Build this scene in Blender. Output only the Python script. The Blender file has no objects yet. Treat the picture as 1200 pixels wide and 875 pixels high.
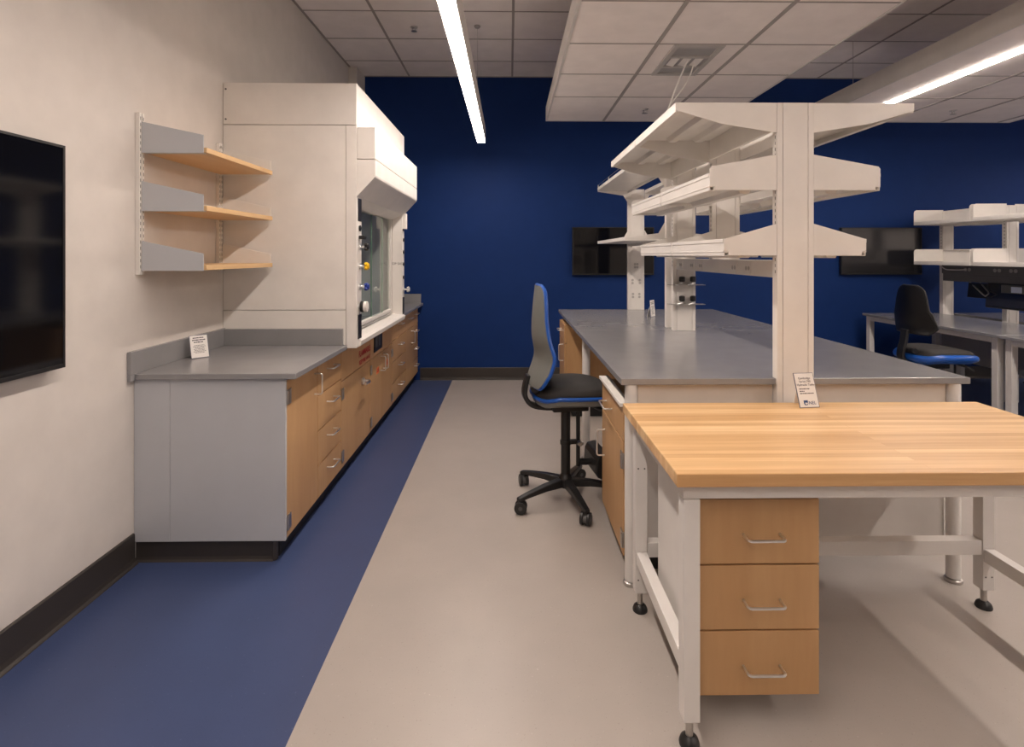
import bpy, bmesh, math, random
from mathutils import Vector, Matrix
random.seed(7)
S = bpy.context.scene
COL = S.collection
PI = math.pi

# ------------------------------------------------------------------ materials
MATS = {}
def nodes_mat(name):
    m = bpy.data.materials.new(name); m.use_nodes = True
    nt = m.node_tree
    b = nt.nodes['Principled BSDF']
    MATS[name] = m
    return m, nt, b

def tex_coord(nt, scale=(1, 1, 1), rot=(0, 0, 0)):
    tc = nt.nodes.new('ShaderNodeTexCoord'); mp = nt.nodes.new('ShaderNodeMapping')
    mp.inputs['Scale'].default_value = scale; mp.inputs['Rotation'].default_value = rot
    nt.links.new(tc.outputs['Object'], mp.inputs['Vector'])
    return mp.outputs['Vector']

def noise(nt, vec, scale, detail=4, rough=0.55):
    n = nt.nodes.new('ShaderNodeTexNoise'); n.inputs['Scale'].default_value = scale
    n.inputs['Detail'].default_value = detail; n.inputs['Roughness'].default_value = rough
    nt.links.new(vec, n.inputs['Vector'])
    return n.outputs['Fac']

def ramp(nt, fac, stops):
    r = nt.nodes.new('ShaderNodeValToRGB')
    e = r.color_ramp.elements
    while len(e) < len(stops): e.new(0.5)
    for i, (p, c) in enumerate(stops):
        e[i].position = p; e[i].color = (*c, 1)
    nt.links.new(fac, r.inputs['Fac'])
    return r.outputs['Color']

def mixc(nt, fac, a, b, mode='MIX'):
    m = nt.nodes.new('ShaderNodeMix'); m.data_type = 'RGBA'; m.blend_type = mode
    for sock, v in ((m.inputs[0], fac), (m.inputs[6], a), (m.inputs[7], b)):
        if isinstance(v, (int, float)): sock.default_value = v
        elif isinstance(v, tuple): sock.default_value = (*v, 1)
        else: nt.links.new(v, sock)
    return m.outputs[2]

def plain(name, col, rough=0.5, metal=0.0, spec=0.5, var=0.04, bump=0.0, bscale=300):
    m, nt, b = nodes_mat(name)
    vec = tex_coord(nt)
    n = noise(nt, vec, 6.0)
    lo = tuple(c * (1 - var) for c in col); hi = tuple(min(1, c * (1 + var)) for c in col)
    c = ramp(nt, n, [(0.3, lo), (0.7, hi)])
    nt.links.new(c, b.inputs['Base Color'])
    b.inputs['Roughness'].default_value = rough; b.inputs['Metallic'].default_value = metal
    b.inputs['Specular IOR Level'].default_value = spec
    if bump:
        bp = nt.nodes.new('ShaderNodeBump'); bp.inputs['Strength'].default_value = bump
        bp.inputs['Distance'].default_value = 0.002
        nt.links.new(noise(nt, vec, bscale, 3), bp.inputs['Height']); nt.links.new(bp.outputs['Normal'], b.inputs['Normal'])
    return m

def wood(name, a, b_, axis_scale, rough=0.42):
    m, nt, b = nodes_mat(name)
    vec = tex_coord(nt, axis_scale)
    n1 = noise(nt, vec, 1.0, 6, 0.6)
    vec2 = tex_coord(nt, tuple(s * 6 for s in axis_scale))
    n2 = noise(nt, vec2, 1.0, 3, 0.5)
    c1 = ramp(nt, n1, [(0.3, a), (0.7, b_)])
    c2 = ramp(nt, n2, [(0.35, (0.93, 0.91, 0.89)), (0.65, (1, 1, 1))])
    nt.links.new(mixc(nt, 0.6, c1, c2, 'MULTIPLY'), b.inputs['Base Color'])
    b.inputs['Roughness'].default_value = rough
    return m

def butcher():
    m, nt, b = nodes_mat('butcher_block')
    vec = tex_coord(nt)
    br = nt.nodes.new('ShaderNodeTexBrick')
    br.inputs['Color1'].default_value = (0.86, 0.61, 0.34, 1); br.inputs['Color2'].default_value = (0.60, 0.345, 0.15, 1)
    br.inputs['Mortar'].default_value = (0.62, 0.38, 0.18, 1)
    br.inputs['Scale'].default_value = 1.0; br.inputs['Mortar Size'].default_value = 0.0006
    br.inputs['Bias'].default_value = -0.25
    br.inputs['Brick Width'].default_value = 2.6; br.inputs['Row Height'].default_value = 0.032
    br.offset = 0.37; br.offset_frequency = 2
    nt.links.new(vec, br.inputs['Vector'])
    g = ramp(nt, noise(nt, tex_coord(nt, (2.5, 60, 60)), 1.0, 6, 0.6), [(0.3, (0.80, 0.74, 0.66)), (0.68, (1, 1, 1))])
    g2 = ramp(nt, noise(nt, tex_coord(nt, (1.2, 9, 9)), 1.0, 3), [(0.35, (0.9, 0.85, 0.78)), (0.65, (1, 1, 1))])
    c = mixc(nt, 0.75, br.outputs['Color'], g, 'MULTIPLY')
    nt.links.new(mixc(nt, 0.8, c, g2, 'MULTIPLY'), b.inputs['Base Color'])
    b.inputs['Roughness'].default_value = 0.38
    return m

def floor_mat(name, base, dark, light, rough):
    m, nt, b = nodes_mat(name)
    vec = tex_coord(nt)
    c = ramp(nt, noise(nt, vec, 3.0, 5), [(0.3, tuple(x * 0.96 for x in base)), (0.7, tuple(x * 1.04 for x in base))])
    f1 = ramp(nt, noise(nt, vec, 140.0, 2), [(0.66, (0, 0, 0)), (0.74, (1, 1, 1))])
    f2 = ramp(nt, noise(nt, tex_coord(nt, (1, 1, 1), (0, 0, 1.1)), 95.0, 2), [(0.70, (0, 0, 0)), (0.78, (1, 1, 1))])
    c = mixc(nt, f1, c, dark); c = mixc(nt, f2, c, light)
    nt.links.new(c, b.inputs['Base Color'])
    b.inputs['Roughness'].default_value = rough; b.inputs['Specular IOR Level'].default_value = 0.4
    return m

def emit(name, col, strength):
    m, nt, b = nodes_mat(name)
    b.inputs['Base Color'].default_value = (*col, 1)
    b.inputs['Emission Color'].default_value = (*col, 1); b.inputs['Emission Strength'].default_value = strength
    return m

LIGHT_COL = (1.0, 0.865, 0.77)
plain('wall_paint', (0.64, 0.60, 0.56), 0.7, bump=0.08)
plain('blue_paint', (0.0095, 0.034, 0.148), 0.6, spec=0.12, bump=0.05)
plain('ceiling_tile', (0.88, 0.83, 0.81), 0.9, bump=0.25, bscale=180)
plain('cloud_tile', (0.84, 0.785, 0.755), 0.9, bump=0.2, bscale=180)
plain('grid_metal', (0.36, 0.33, 0.31), 0.6)
plain('cloud_trim', (0.62, 0.59, 0.56), 0.5)
plain('rubber_base', (0.040, 0.034, 0.031), 0.45)
plain('black_kick', (0.010, 0.010, 0.011), 0.55)
plain('white_metal', (0.78, 0.75, 0.71), 0.38)
plain('white_leg', (0.68, 0.66, 0.64), 0.4)
plain('grey_laminate', (0.50, 0.515, 0.54), 0.4, var=0.02)
plain('epoxy_top', (0.245, 0.243, 0.25), 0.22, spec=0.9, var=0.05)
plain('dark_metal', (0.09, 0.09, 0.09), 0.45)
plain('chrome', (0.85, 0.85, 0.84), 0.3, metal=1.0)
plain('steel', (0.50, 0.48, 0.46), 0.3, metal=1.0)
plain('black_plastic', (0.012, 0.012, 0.013), 0.4)
plain('black_fabric', (0.020, 0.018, 0.017), 0.75, bump=0.3, bscale=500)
plain('grey_plastic', (0.17, 0.175, 0.165), 0.5)
plain('blue_plastic', (0.010, 0.085, 0.40), 0.3)
plain('screen_black', (0.004, 0.004, 0.005), 0.08)
plain('screen_satin', (0.02, 0.02, 0.023), 0.16, spec=1.0)
plain('liner_grey', (0.60, 0.60, 0.61), 0.4)
plain('card_paper', (0.80, 0.77, 0.74), 0.6, var=0.02)
plain('card_frame', (0.10, 0.11, 0.17), 0.5)
plain('ink', (0.06, 0.05, 0.06), 0.7)
plain('ink_blue', (0.02, 0.07, 0.20), 0.6)
plain('ink_red', (0.40, 0.008, 0.02), 0.6)
plain('ink_orange', (0.75, 0.16, 0.03), 0.6)
plain('yellow_plastic', (0.85, 0.50, 0.01), 0.35)
plain('royal_plastic', (0.01, 0.035, 0.25), 0.35)
plain('outlet_grey', (0.46, 0.44, 0.42), 0.5)
plain('rail_grey', (0.16, 0.155, 0.155), 0.45)
plain('pedestal_grey', (0.24, 0.235, 0.235), 0.45)
plain('modesty_grey', (0.34, 0.335, 0.33), 0.5)
plain('sky_label', (0.55, 0.62, 0.78), 0.5)
plain('glass_edge', (0.22, 0.42, 0.30), 0.15)
plain('end_panel_white', (0.72, 0.64, 0.56), 0.45)
wood('maple_vertical', (0.47, 0.268, 0.12), (0.535, 0.325, 0.155), (7, 7, .8))
wood('maple_shelf', (0.64, 0.42, 0.21), (0.72, 0.49, 0.26), (14, 1.1, 14))
butcher()
floor_mat('floor_beige', (0.415, 0.377, 0.345), (0.32, 0.285, 0.255), (0.54, 0.50, 0.465), 0.36)
floor_mat('floor_blue', (0.050, 0.073, 0.168), (0.032, 0.048, 0.12), (0.12, 0.15, 0.26), 0.38)
emit('lamp_lens', LIGHT_COL, 20.0)
emit('strip_lens', LIGHT_COL, 30.0)
def glass():
    m, nt, b = nodes_mat('clear_glass')
    out = nt.nodes['Material Output']; nt.nodes.remove(b)
    t = nt.nodes.new('ShaderNodeBsdfTransparent'); t.inputs[0].default_value = (0.93, 0.96, 0.94, 1)
    g = nt.nodes.new('ShaderNodeBsdfGlossy'); g.inputs['Roughness'].default_value = 0.02
    f = nt.nodes.new('ShaderNodeFresnel'); f.inputs['IOR'].default_value = 1.35
    x = nt.nodes.new('ShaderNodeMixShader')
    ge = nt.nodes.new('ShaderNodeNewGeometry'); mu = nt.nodes.new('ShaderNodeMath'); mu.operation = 'SUBTRACT'; mu.use_clamp = True
    nt.links.new(f.outputs[0], mu.inputs[0]); nt.links.new(ge.outputs['Backfacing'], mu.inputs[1])
    nt.links.new(mu.outputs[0], x.inputs[0]); nt.links.new(t.outputs[0], x.inputs[1]); nt.links.new(g.outputs[0], x.inputs[2])
    nt.links.new(x.outputs[0], out.inputs['Surface'])
glass()

# ------------------------------------------------------------------ mesh builder
class MB:
    def __init__(s): s.bm = bmesh.new(); s.mi = 0
    def face(s, vs):
        try:
            f = s.bm.faces.new(vs); f.material_index = s.mi; return f
        except ValueError: return None
    def box(s, x0, x1, y0, y1, z0, z1):
        if x0 > x1: x0, x1 = x1, x0
        if y0 > y1: y0, y1 = y1, y0
        if z0 > z1: z0, z1 = z1, z0
        v = [s.bm.verts.new(p) for p in ((x0,y0,z0),(x1,y0,z0),(x1,y1,z0),(x0,y1,z0),(x0,y0,z1),(x1,y0,z1),(x1,y1,z1),(x0,y1,z1))]
        for q in ((3,2,1,0),(4,5,6,7),(0,1,5,4),(1,2,6,5),(2,3,7,6),(3,0,4,7)): s.face([v[i] for i in q])
        return s
    def prism(s, pts, axis, a0, a1):
        """pts: 2D outline in the plane across the axis (x: (y,z), y: (x,z), z: (x,y))"""
        def P(p, a):
            return {'x': (a, p[0], p[1]), 'y': (p[0], a, p[1]), 'z': (p[0], p[1], a)}[axis]
        A = [s.bm.verts.new(P(p, a0)) for p in pts]; B = [s.bm.verts.new(P(p, a1)) for p in pts]
        s.face(A[::-1]); s.face(B)
        n = len(pts)
        for i in range(n): s.face([A[i], A[(i+1) % n], B[(i+1) % n], B[i]])
        return s
    def tube(s, path, r, seg=10, closed=False):
        path = [Vector(p) for p in path]; n = len(path)
        rr = r if isinstance(r, (list, tuple)) else [r] * n
        rings = []; up = None
        for i, p in enumerate(path):
            if closed: t = path[(i+1) % n] - path[i-1]
            else: t = path[min(i+1, n-1)] - path[max(i-1, 0)]
            if t.length < 1e-9: t = Vector((0,0,1))
            t.normalize()
            if up is None:
                up = Vector((0,0,1)) if abs(t.z) < 0.9 else Vector((1,0,0))
            a = t.cross(up)
            if a.length < 1e-4: a = t.cross(Vector((0.3, 1, 0.2)))
            a.normalize(); b = a.cross(t); b.normalize(); up = b
            rings.append([s.bm.verts.new(p + a * math.cos(2*PI*k/seg) * rr[i] + b * math.sin(2*PI*k/seg) * rr[i]) for k in range(seg)])
        m = n if closed else n - 1
        for i in range(m):
            A, B = rings[i], rings[(i+1) % n]
            for k in range(seg): s.face([A[k], A[(k+1) % seg], B[(k+1) % seg], B[k]])
        if not closed: s.face(rings[0][::-1]); s.face(rings[-1])
        return s
    def cyl(s, p0, p1, r, seg=20): return s.tube([p0, p1], r, seg)
    def lathe(s, prof, c=(0,0,0), seg=24):
        rings = [[s.bm.verts.new((c[0] + r*math.cos(2*PI*k/seg), c[1] + r*math.sin(2*PI*k/seg), c[2] + z)) for k in range(seg)] for r, z in prof]
        for A, B in zip(rings, rings[1:]):
            for k in range(seg): s.face([A[k], A[(k+1) % seg], B[(k+1) % seg], B[k]])
        s.face(rings[0][::-1]); s.face(rings[-1])
        return s
    def build(s, name, mat, parent=None, bevel=0.002, smooth=False, xf=None, subd=0):
        bm = s.bm
        if xf is not None: bmesh.ops.transform(bm, matrix=xf, verts=bm.verts)
        if parent is not None and xf is None:
            bmesh.ops.translate(bm, vec=-parent_origin(parent), verts=bm.verts)
        bmesh.ops.recalc_face_normals(bm, faces=bm.faces)
        me = bpy.data.meshes.new(name); bm.to_mesh(me); bm.free()
        o = bpy.data.objects.new(name, me); COL.objects.link(o)
        for m in (mat if isinstance(mat, (list, tuple)) else [mat]): me.materials.append(MATS[m])
        if parent is not None: o.parent = parent
        if smooth:
            for p in me.polygons: p.use_smooth = True
            me.set_sharp_from_angle(angle=math.radians(40))
        if bevel:
            b = o.modifiers.new('bevel', 'BEVEL'); b.width = bevel; b.segments = 2; b.limit_method = 'ANGLE'; b.angle_limit = math.radians(40)
        if subd:
            m = o.modifiers.new('sub', 'SUBSURF'); m.levels = subd; m.render_levels = subd
        return o

def parent_origin(o):
    v = Vector((0,0,0))
    while o is not None:
        v += o.location; o = o.parent
    return v

def tag(o, label, cat, group=None):
    o['label'] = label; o['category'] = cat
    if group: o['group'] = group
    return o
def thing(name, label, cat, loc=(0,0,0), rz=0, group=None):
    o = bpy.data.objects.new(name, None); COL.objects.link(o); o.empty_display_size = 0.1
    o.location = loc; o.rotation_euler = (0,0,rz)
    return tag(o, label, cat, group)
def struct(o): o['kind'] = 'structure'; return o

def text_mesh(name, body, size, mat, parent, mtx, align='CENTER', spacing=1.0, depth=0.0002):
    """lettering: mtx places the text plane (text x right, y up, z out of the surface) in the parent's space"""
    cu = bpy.data.curves.new('tmp', 'FONT'); cu.body = body; cu.size = size; cu.align_x = align; cu.extrude = depth
    cu.space_character = spacing
    if mat == 'ink_red': cu.offset = size * .03
    to = bpy.data.objects.new('tmp', cu); COL.objects.link(to)
    dg = bpy.context.evaluated_depsgraph_get(); dg.update()
    me = bpy.data.meshes.new_from_object(to.evaluated_get(dg))
    bpy.data.objects.remove(to); bpy.data.curves.remove(cu)
    me.transform(mtx); me.name = name
    me.materials.clear(); me.materials.append(MATS[mat])
    o = bpy.data.objects.new(name, me); COL.objects.link(o); o.parent = parent
    return o

def frame(origin, xdir, ydir):
    x = Vector(xdir).normalized(); y = Vector(ydir).normalized(); z = x.cross(y)
    m = Matrix((x, y, z)).transposed().to_4x4(); m.translation = Vector(origin)
    return m

# ------------------------------------------------------------------ the room
H = 1.481                        # eye height
XL, YB, ZC = -1.81, 6.49, 3.605  # left wall, back wall, ceiling
XR, YF = 8.2, -3.6
SEAM, SEAM2 = -0.675, 3.9

m = MB()
def quad(x0, x1):
    v = [m.bm.verts.new(p) for p in ((x0,YF-.1,0),(x1,YF-.1,0),(x1,YB+.1,0),(x0,YB+.1,0))]
    return m.face(v)
m.mi = 1; quad(XL-.1, SEAM); m.mi = 0; quad(SEAM, SEAM2); m.mi = 1; quad(SEAM2, XR+.1)
fl = struct(m.build('floor', ['floor_beige', 'floor_blue'], bevel=0))

struct(MB().box(XL-.12, XL, YF, YB, 0, ZC).build('wall_left', 'wall_paint', bevel=0))
struct(MB().box(XL-.12, XR+.12, YB, YB+.12, 0, ZC).build('wall_back', 'blue_paint', bevel=0))
struct(MB().box(XR, XR+.12, YF, YB, 0, ZC).build('wall_right', 'wall_paint', bevel=0))
struct(MB().box(XL-.12, XR+.12, YF-.12, YF, 0, ZC).build('wall_front', 'wall_paint', bevel=0))
struct(MB().box(XL-.12, XR+.12, YF-.12, YB+.12, ZC, ZC+.1).build('ceiling', 'ceiling_tile', bevel=0))
g = MB()
x = -1.187
while x < XR:
    g.box(x-.011, x+.011, YF, YB, ZC-.004, ZC+.001); x += .61
y = 5.965
while y > YF:
    g.box(XL, XR, y-.007, y+.007, ZC-.003, ZC+.001); y -= .61
g.box(XL, XR, YB-.02, YB, ZC-.006, ZC+.001).box(XL, XL+.02, YF, YB, ZC-.006, ZC+.001)
struct(g.build('trim_1', 'grid_metal', bevel=0))
struct(MB().box(XL, -1.715, 6.15, YB, 0, ZC-.006).build('trim_2', 'wall_paint', bevel=.003))
base_prof = [(0,0),(.028,0),(.026,.004),(.016,.012),(.012,.03),(.010,.140),(.006,.145),(0,.145)]
struct(MB().prism([(XL+a, b) for a, b in base_prof], 'y', YF, 2.643).build('baseboard_left', 'rubber_base', bevel=0))
struct(MB().prism([(YB-a, b) for a, b in base_prof], 'x', -1.06, XR).build('baseboard_back', 'rubber_base', bevel=0))

# ------------------------------------------------------------------ ceiling clouds and lights
ZCL = H + 1.405
def cloud(label, x0, x1, y0, y1, xs, ys, slot=None):
    r = thing('ceiling_cloud', label, 'ceiling panel', ((x0+x1)/2, (y0+y1)/2, ZCL), group='suspended ceiling clouds')
    f = MB()
    if slot:
        f.box(x0+.02, slot[0], y0+.02, y1-.02, ZCL+.004, ZCL+.03)
        f.box(slot[1], x1-.02, y0+.02, y1-.02, ZCL+.004, ZCL+.03)
        f.box(slot[0], slot[1], slot[2], y1-.02, ZCL+.004, ZCL+.03)
    else: f.box(x0+.02, x1-.02, y0+.02, y1-.02, ZCL+.004, ZCL+.03)
    f.build('tile_field', 'cloud_tile', r, bevel=0)
    e = MB()
    e.box(x0, x0+.02, y0, y1, ZCL, ZCL+.15).box(x1-.02, x1, y0, y1, ZCL, ZCL+.15)
    e.box(x0+.02, x1-.02, y0, y0+.02, ZCL, ZCL+.15).box(x0+.02, x1-.02, y1-.02, y1, ZCL, ZCL+.15)
    e.build('edge_trim', 'cloud_trim', r, bevel=.002)
    g = MB()
    for x in xs: g.box(x-.013, x+.013, y0+.02, y1-.02, ZCL-.001, ZCL+.004)
    for y in ys:
        a = (slot[1] if slot else x0+.02)
        g.box(a, x1-.02, y-.006, y+.006, ZCL+.001, ZCL+.004)
    g.build('grid_bars', 'grid_metal', r, bevel=0)
    for x in (x0+.3, x1-.3):
        for y in (y1-.35, y1-2.4, y0+.4): MB().cyl((x, y, ZCL+.03), (x, y, ZC-.005), .002, 6).build('hanger_wire', 'steel', r, bevel=0)
    return r
ys = [4.835 - .61*k for k in range(12)]
cloud('white tiled ceiling cloud hanging above the island, with the air vent in it', .38, 2.20, -2.0, 5.71, [.985, 1.59], ys)
cloud('white tiled ceiling cloud at the right with a lit light strip let into it', 3.113, 5.31, -2.0, 5.71, [3.955, 4.565, 5.175], ys, slot=(3.472, 3.548, 5.3))

def pendant(xc, label):
    zb = H + 1.20
    r = thing('pendant_light', label, 'light', (xc, 2.0, zb), group='long linear pendant lights')
    X0, X1, Y0, Y1 = xc-.0455, xc+.0455, -1.3, 5.77
    hs = MB(); hs.box(X0, X0+.008, Y0, Y1, zb, zb+.15).box(X1-.008, X1, Y0, Y1, zb, zb+.15).box(X0+.008, X1-.008, Y0, Y1, zb+.14, zb+.15)
    hs.box(X0+.008, X1-.008, Y0, Y0+.008, zb, zb+.14).box(X0+.008, X1-.008, Y1-.008, Y1, zb, zb+.14)
    hs.build('housing', 'cloud_trim', r, bevel=.001)
    MB().box(X0+.008, X1-.008, Y0+.008, Y1-.008, zb-.009, zb+.006).build('lens', 'lamp_lens', r, bevel=0)
    for y in (5.05, 2.9, .8, -.9):
        MB().cyl((xc, y, zb+.15), (xc, y, ZC-.02), .0018, 6).lathe([(.02,0),(.03,.012),(.03,.02)], (xc, y, ZC-.02), 14).build('hanger_cable', 'steel', r, bevel=0)
pendant(-.2975, 'long white linear pendant light glowing above the blue floor strip')
pendant(6.95, 'added unseen linear pendant light over the far right aisle, brightening the right-hand benches')  # extra pendant added out of view to brighten the right-hand benches and wall

r = thing('recessed_light', 'thin linear light strip glowing in the right-hand ceiling cloud', 'light', (3.51, 1.6, ZCL))
MB().box(3.4725, 3.478, -1.97, 5.298, ZCL+.001, ZCL+.09).box(3.542, 3.5475, -1.97, 5.298, ZCL+.001, ZCL+.09).box(3.478, 3.542, -1.97, 5.298, ZCL+.08, ZCL+.09).build('housing', 'cloud_trim', r, bevel=0)
MB().box(3.478, 3.542, -1.96, 5.29, ZCL-.005, ZCL+.006).build('lens', 'strip_lens', r, bevel=0)

# air vent in the cloud
r = thing('air_vent', 'rectangular white ceiling vent with slots in the cloud above the shelves', 'vent', (1.2725, 3.91, ZCL))
x0, x1, y0, y1 = 1.10, 1.445, 3.612, 4.21
a = MB(); a.box(x0, x0+.035, y0, y1, ZCL-.012, ZCL+.003).box(x1-.035, x1, y0, y1, ZCL-.012, ZCL+.003).box(x0+.035, x1-.035, y0, y0+.04, ZCL-.012, ZCL+.003).box(x0+.035, x1-.035, y1-.04, y1, ZCL-.012, ZCL+.003)
a.box(x0+.035, x1-.035, y0+.20, y0+.23, ZCL-.012, ZCL+.001).box(x0+.035, x1-.035, y1-.20, y1-.17, ZCL-.012, ZCL+.001)
a.build('vent_frame', 'outlet_grey', r, bevel=.002)
MB().box(x0+.035, x1-.035, y0+.04, y1-.04, ZCL-.001, ZCL+.003).build('vent_backing', 'modesty_grey', r, bevel=0)
for i in range(3):
    xx = x0 + .055 + i*.085
    MB().prism([(xx, ZCL-.002), (xx+.05, ZCL-.012), (xx+.055, ZCL-.010), (xx+.008, ZCL-.001)], 'y', y0+.235, y1-.205).build('vane', 'white_metal', r, bevel=0)
def curve_pts(p, q, bend, n=14):
    p, q, bend = Vector(p), Vector(q), Vector(bend)
    return [tuple(p.lerp(q, i/(n-1)) + bend * math.sin(PI*i/(n-1))) for i in range(n)]
o = MB().tube(curve_pts((1.27, 3.86, ZCL-.013), (1.06, 3.94, 2.166), (-.02, .03, .0)), .006, 8).build('hanging_cable', 'white_metal', smooth=True, bevel=0)
tag(o, 'white cable hanging straight from the ceiling vent to the top shelf', 'cable', 'white cables from the ceiling vent')
p1 = curve_pts((1.33, 3.90, ZCL-.013), (1.19, 4.00, 2.60), (.03, 0, .0), 8); p2 = curve_pts((1.19, 4.00, 2.60), (1.09, 3.93, 2.166), (-.01, .01, 0), 8)
o = MB().tube(p1 + p2[1:], .005, 8).build('hanging_cable', 'white_metal', smooth=True, bevel=0)
tag(o, 'white cable looping off the right side of the ceiling vent', 'cable', 'white cables from the ceiling vent')

def sprinkler(x, y, z, label):
    r = thing('sprinkler', label, 'sprinkler', (x, y, z), group='ceiling sprinklers')
    MB().lathe([(.035, 0), (.034, -.004), (.02, -.007)], (x, y, z), 18).build('escutcheon', 'cloud_trim', r, bevel=0, smooth=True)
    k = MB(); k.cyl((x, y, z-.006), (x, y, z-.018), .009, 10).tube([(x-.012, y, z-.016), (x-.014, y, z-.026), (x, y, z-.036)], .003, 6).tube([(x+.012, y, z-.016), (x+.014, y, z-.026), (x, y, z-.036)], .003, 6)
    k.build('sprinkler_head', 'steel', r, bevel=0)
    MB().lathe([(.026, -.036), (.028, -.039), (.012, -.042)], (x, y, z), 16).build('deflector', 'steel', r, bevel=0)
def at_z(px, py, z):
    s = (299 - py) / (z - H); return ((px - 597) / s, 638 / s)
X_, Y_ = at_z(485.5, 32, ZC); sprinkler(X_, Y_, ZC-.004, 'sprinkler in the ceiling left of the pendant light')
X_, Y_ = at_z(756, 128, ZCL); sprinkler(X_, Y_, ZCL+.004, 'sprinkler in the cloud above the island shelves')
X_, Y_ = at_z(1123, 128, ZCL); sprinkler(X_, Y_, ZCL+.004, 'sprinkler in the right-hand cloud with the light strip')

# ------------------------------------------------------------------ cabinet maker
def mapper(face, pos):
    if face == '+x': return lambda u, w, z: (pos + w, u, z)
    if face == '-x': return lambda u, w, z: (pos - w, u, z)
    return lambda u, w, z: (u, pos - w, z)
def mbox(mb, f, u0, u1, w0, w1, z0, z1):
    a, b = f(u0, w0, z0), f(u1, w1, z1)
    return mb.box(a[0], b[0], a[1], b[1], a[2], b[2])
def bow_handle(f, parent, u, z, length=.1, vertical=False, out=.042):
    h = length / 2; n = 5
    pts = [(-h, 0)] + [(-h + .012*(1-math.cos(a)), out - .012 + .012*math.sin(a)) for a in [PI/2*i/n for i in range(n+1)]]
    pts += [(-p, w) for p, w in pts[::-1]]
    path = [f(u, w, z+p) if vertical else f(u+p, w, z) for p, w in pts]
    return MB().tube(path, .0045, 8).build('handle', 'chrome', parent, bevel=0, smooth=True)

def cabinet(name, label, cat, face, pos, u0, u1, z0, z1, depth, fronts, body='maple_vertical', front='maple_vertical', group=None, side=None):
    """fronts: dict(kind, u0, u1, z0, z1, handle=(u, z, vertical) or None, hinge=u or None)"""
    f = mapper(face, pos)
    r = thing(name, label, cat, f((u0+u1)/2, -depth/2, z0), group=group)
    T = .018
    c = MB(); mbox(c, f, u0+.001, u1-.001, -depth, -.021, z0, z1-.001)
    c.build('cabinet_body', body, r, bevel=.001)
    for d in fronts:
        p = MB(); mbox(p, f, d['u0']+.0028, d['u1']-.0028, -.019, 0, d['z0']+.0028, d['z1']-.0028)
        po = p.build(d['kind'], d.get('mat', front), r, bevel=.0015)
        if d.get('handle'):
            hu, hz, vert = d['handle'][:3]
            bow_handle(f, po, hu, hz, d.get('hl', .125), vert)
        if d.get('hinge') is not None:
            hu = d['hinge']; sg = 1 if hu < (d['u0']+d['u1'])/2 else -1
            for hz in (d['z1']-.085, d['z0']+.075):
                q = MB(); mbox(q, f, hu-.001*sg, hu+.046*sg, -.004, .005, hz-.036, hz+.036)
                a = f(hu+.001*sg, .006, hz-.032); b = f(hu+.001*sg, .006, hz+.032)
                q.cyl(a, b, .006, 10)
                q.build('hinge', 'steel', po, bevel=0)
    return r

# ------------------------------------------------------------------ left-hand run of casework
XF = -1.085
ZT = .885
y0, y1, y2, y3, y4, y5, y6 = 2.668, 3.098, 3.53, 4.26, 5.05, 5.73, 6.46
dp = .70
cabinet('base_cabinet', 'maple door cabinet next to the pale grey end panel, nearest in the left run', 'cabinet', '+x', XF, y0, y1, .10, ZT, dp,
        [dict(kind='door', u0=y0, u1=y1, z0=.10, z1=ZT-.012, handle=(y1-.05, .765, True), hl=.115, hinge=y0)], group='maple cabinets along the left wall')
def drawers4(a, b): 
    zz = [.10, .285, .482, .683, .873]
    return [dict(kind='drawer', u0=a, u1=b, z0=p, z1=q, handle=((a+b)/2, (p+q)/2+.03, False)) for p, q in zip(zz, zz[1:])]
cabinet('drawer_cabinet', 'maple four-drawer cabinet under the grey worktop before the fume hood', 'cabinet', '+x', XF, y1, y2, .10, ZT, dp, drawers4(y1, y2), group='maple cabinets along the left wall')

r = cabinet('hood_cabinet', 'maple single-door cabinet under the fume hood with red lettering and a lever latch', 'cabinet', '+x', XF, y2, y3, .10, ZT, dp,
        [dict(kind='door', u0=y2, u1=y3, z0=.10, z1=.665, hinge=y2),
         dict(kind='fascia_panel', u0=y2, u1=y3, z0=.665, z1=ZT)], group='maple cabinets along the left wall')
po = parent_origin(r)
L = MB(); zl = .555; yl = 4.03
L.lathe([(.026, 0), (.026, .012), (.016, .018)], (0,0,0), 18)
lt = L.build('latch', 'chrome', r, bevel=0, smooth=True, xf=Matrix.Translation(Vector((XF, yl, zl)) - po) @ Matrix.Rotation(PI/2, 4, 'Y'))
MB().tube([(XF+.018, yl, zl), (XF+.05, yl, zl), (XF+.06, yl-.03, zl), (XF+.058, yl-.12, zl+.004)], [.012, .012, .011, .008], 10).build('lever', 'chrome', lt, bevel=0, smooth=True)
for dz, tx in ((.762, 'FLAMMABLE'), (.706, 'KEEP FIRE AWAY')):
    k = text_mesh('red_lettering', tx, .060 if 'FL' in tx else .041, 'ink_red', r, frame(Vector((XF+.001, 4.10, dz-.018)) - po, (0,1,0), (0,0,1)))
def outlet(mb, f, u, z, w=.035, h=.07): mbox(mb, f, u-w/2, u+w/2, 0, .004, z-h/2, z+h/2)

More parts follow.
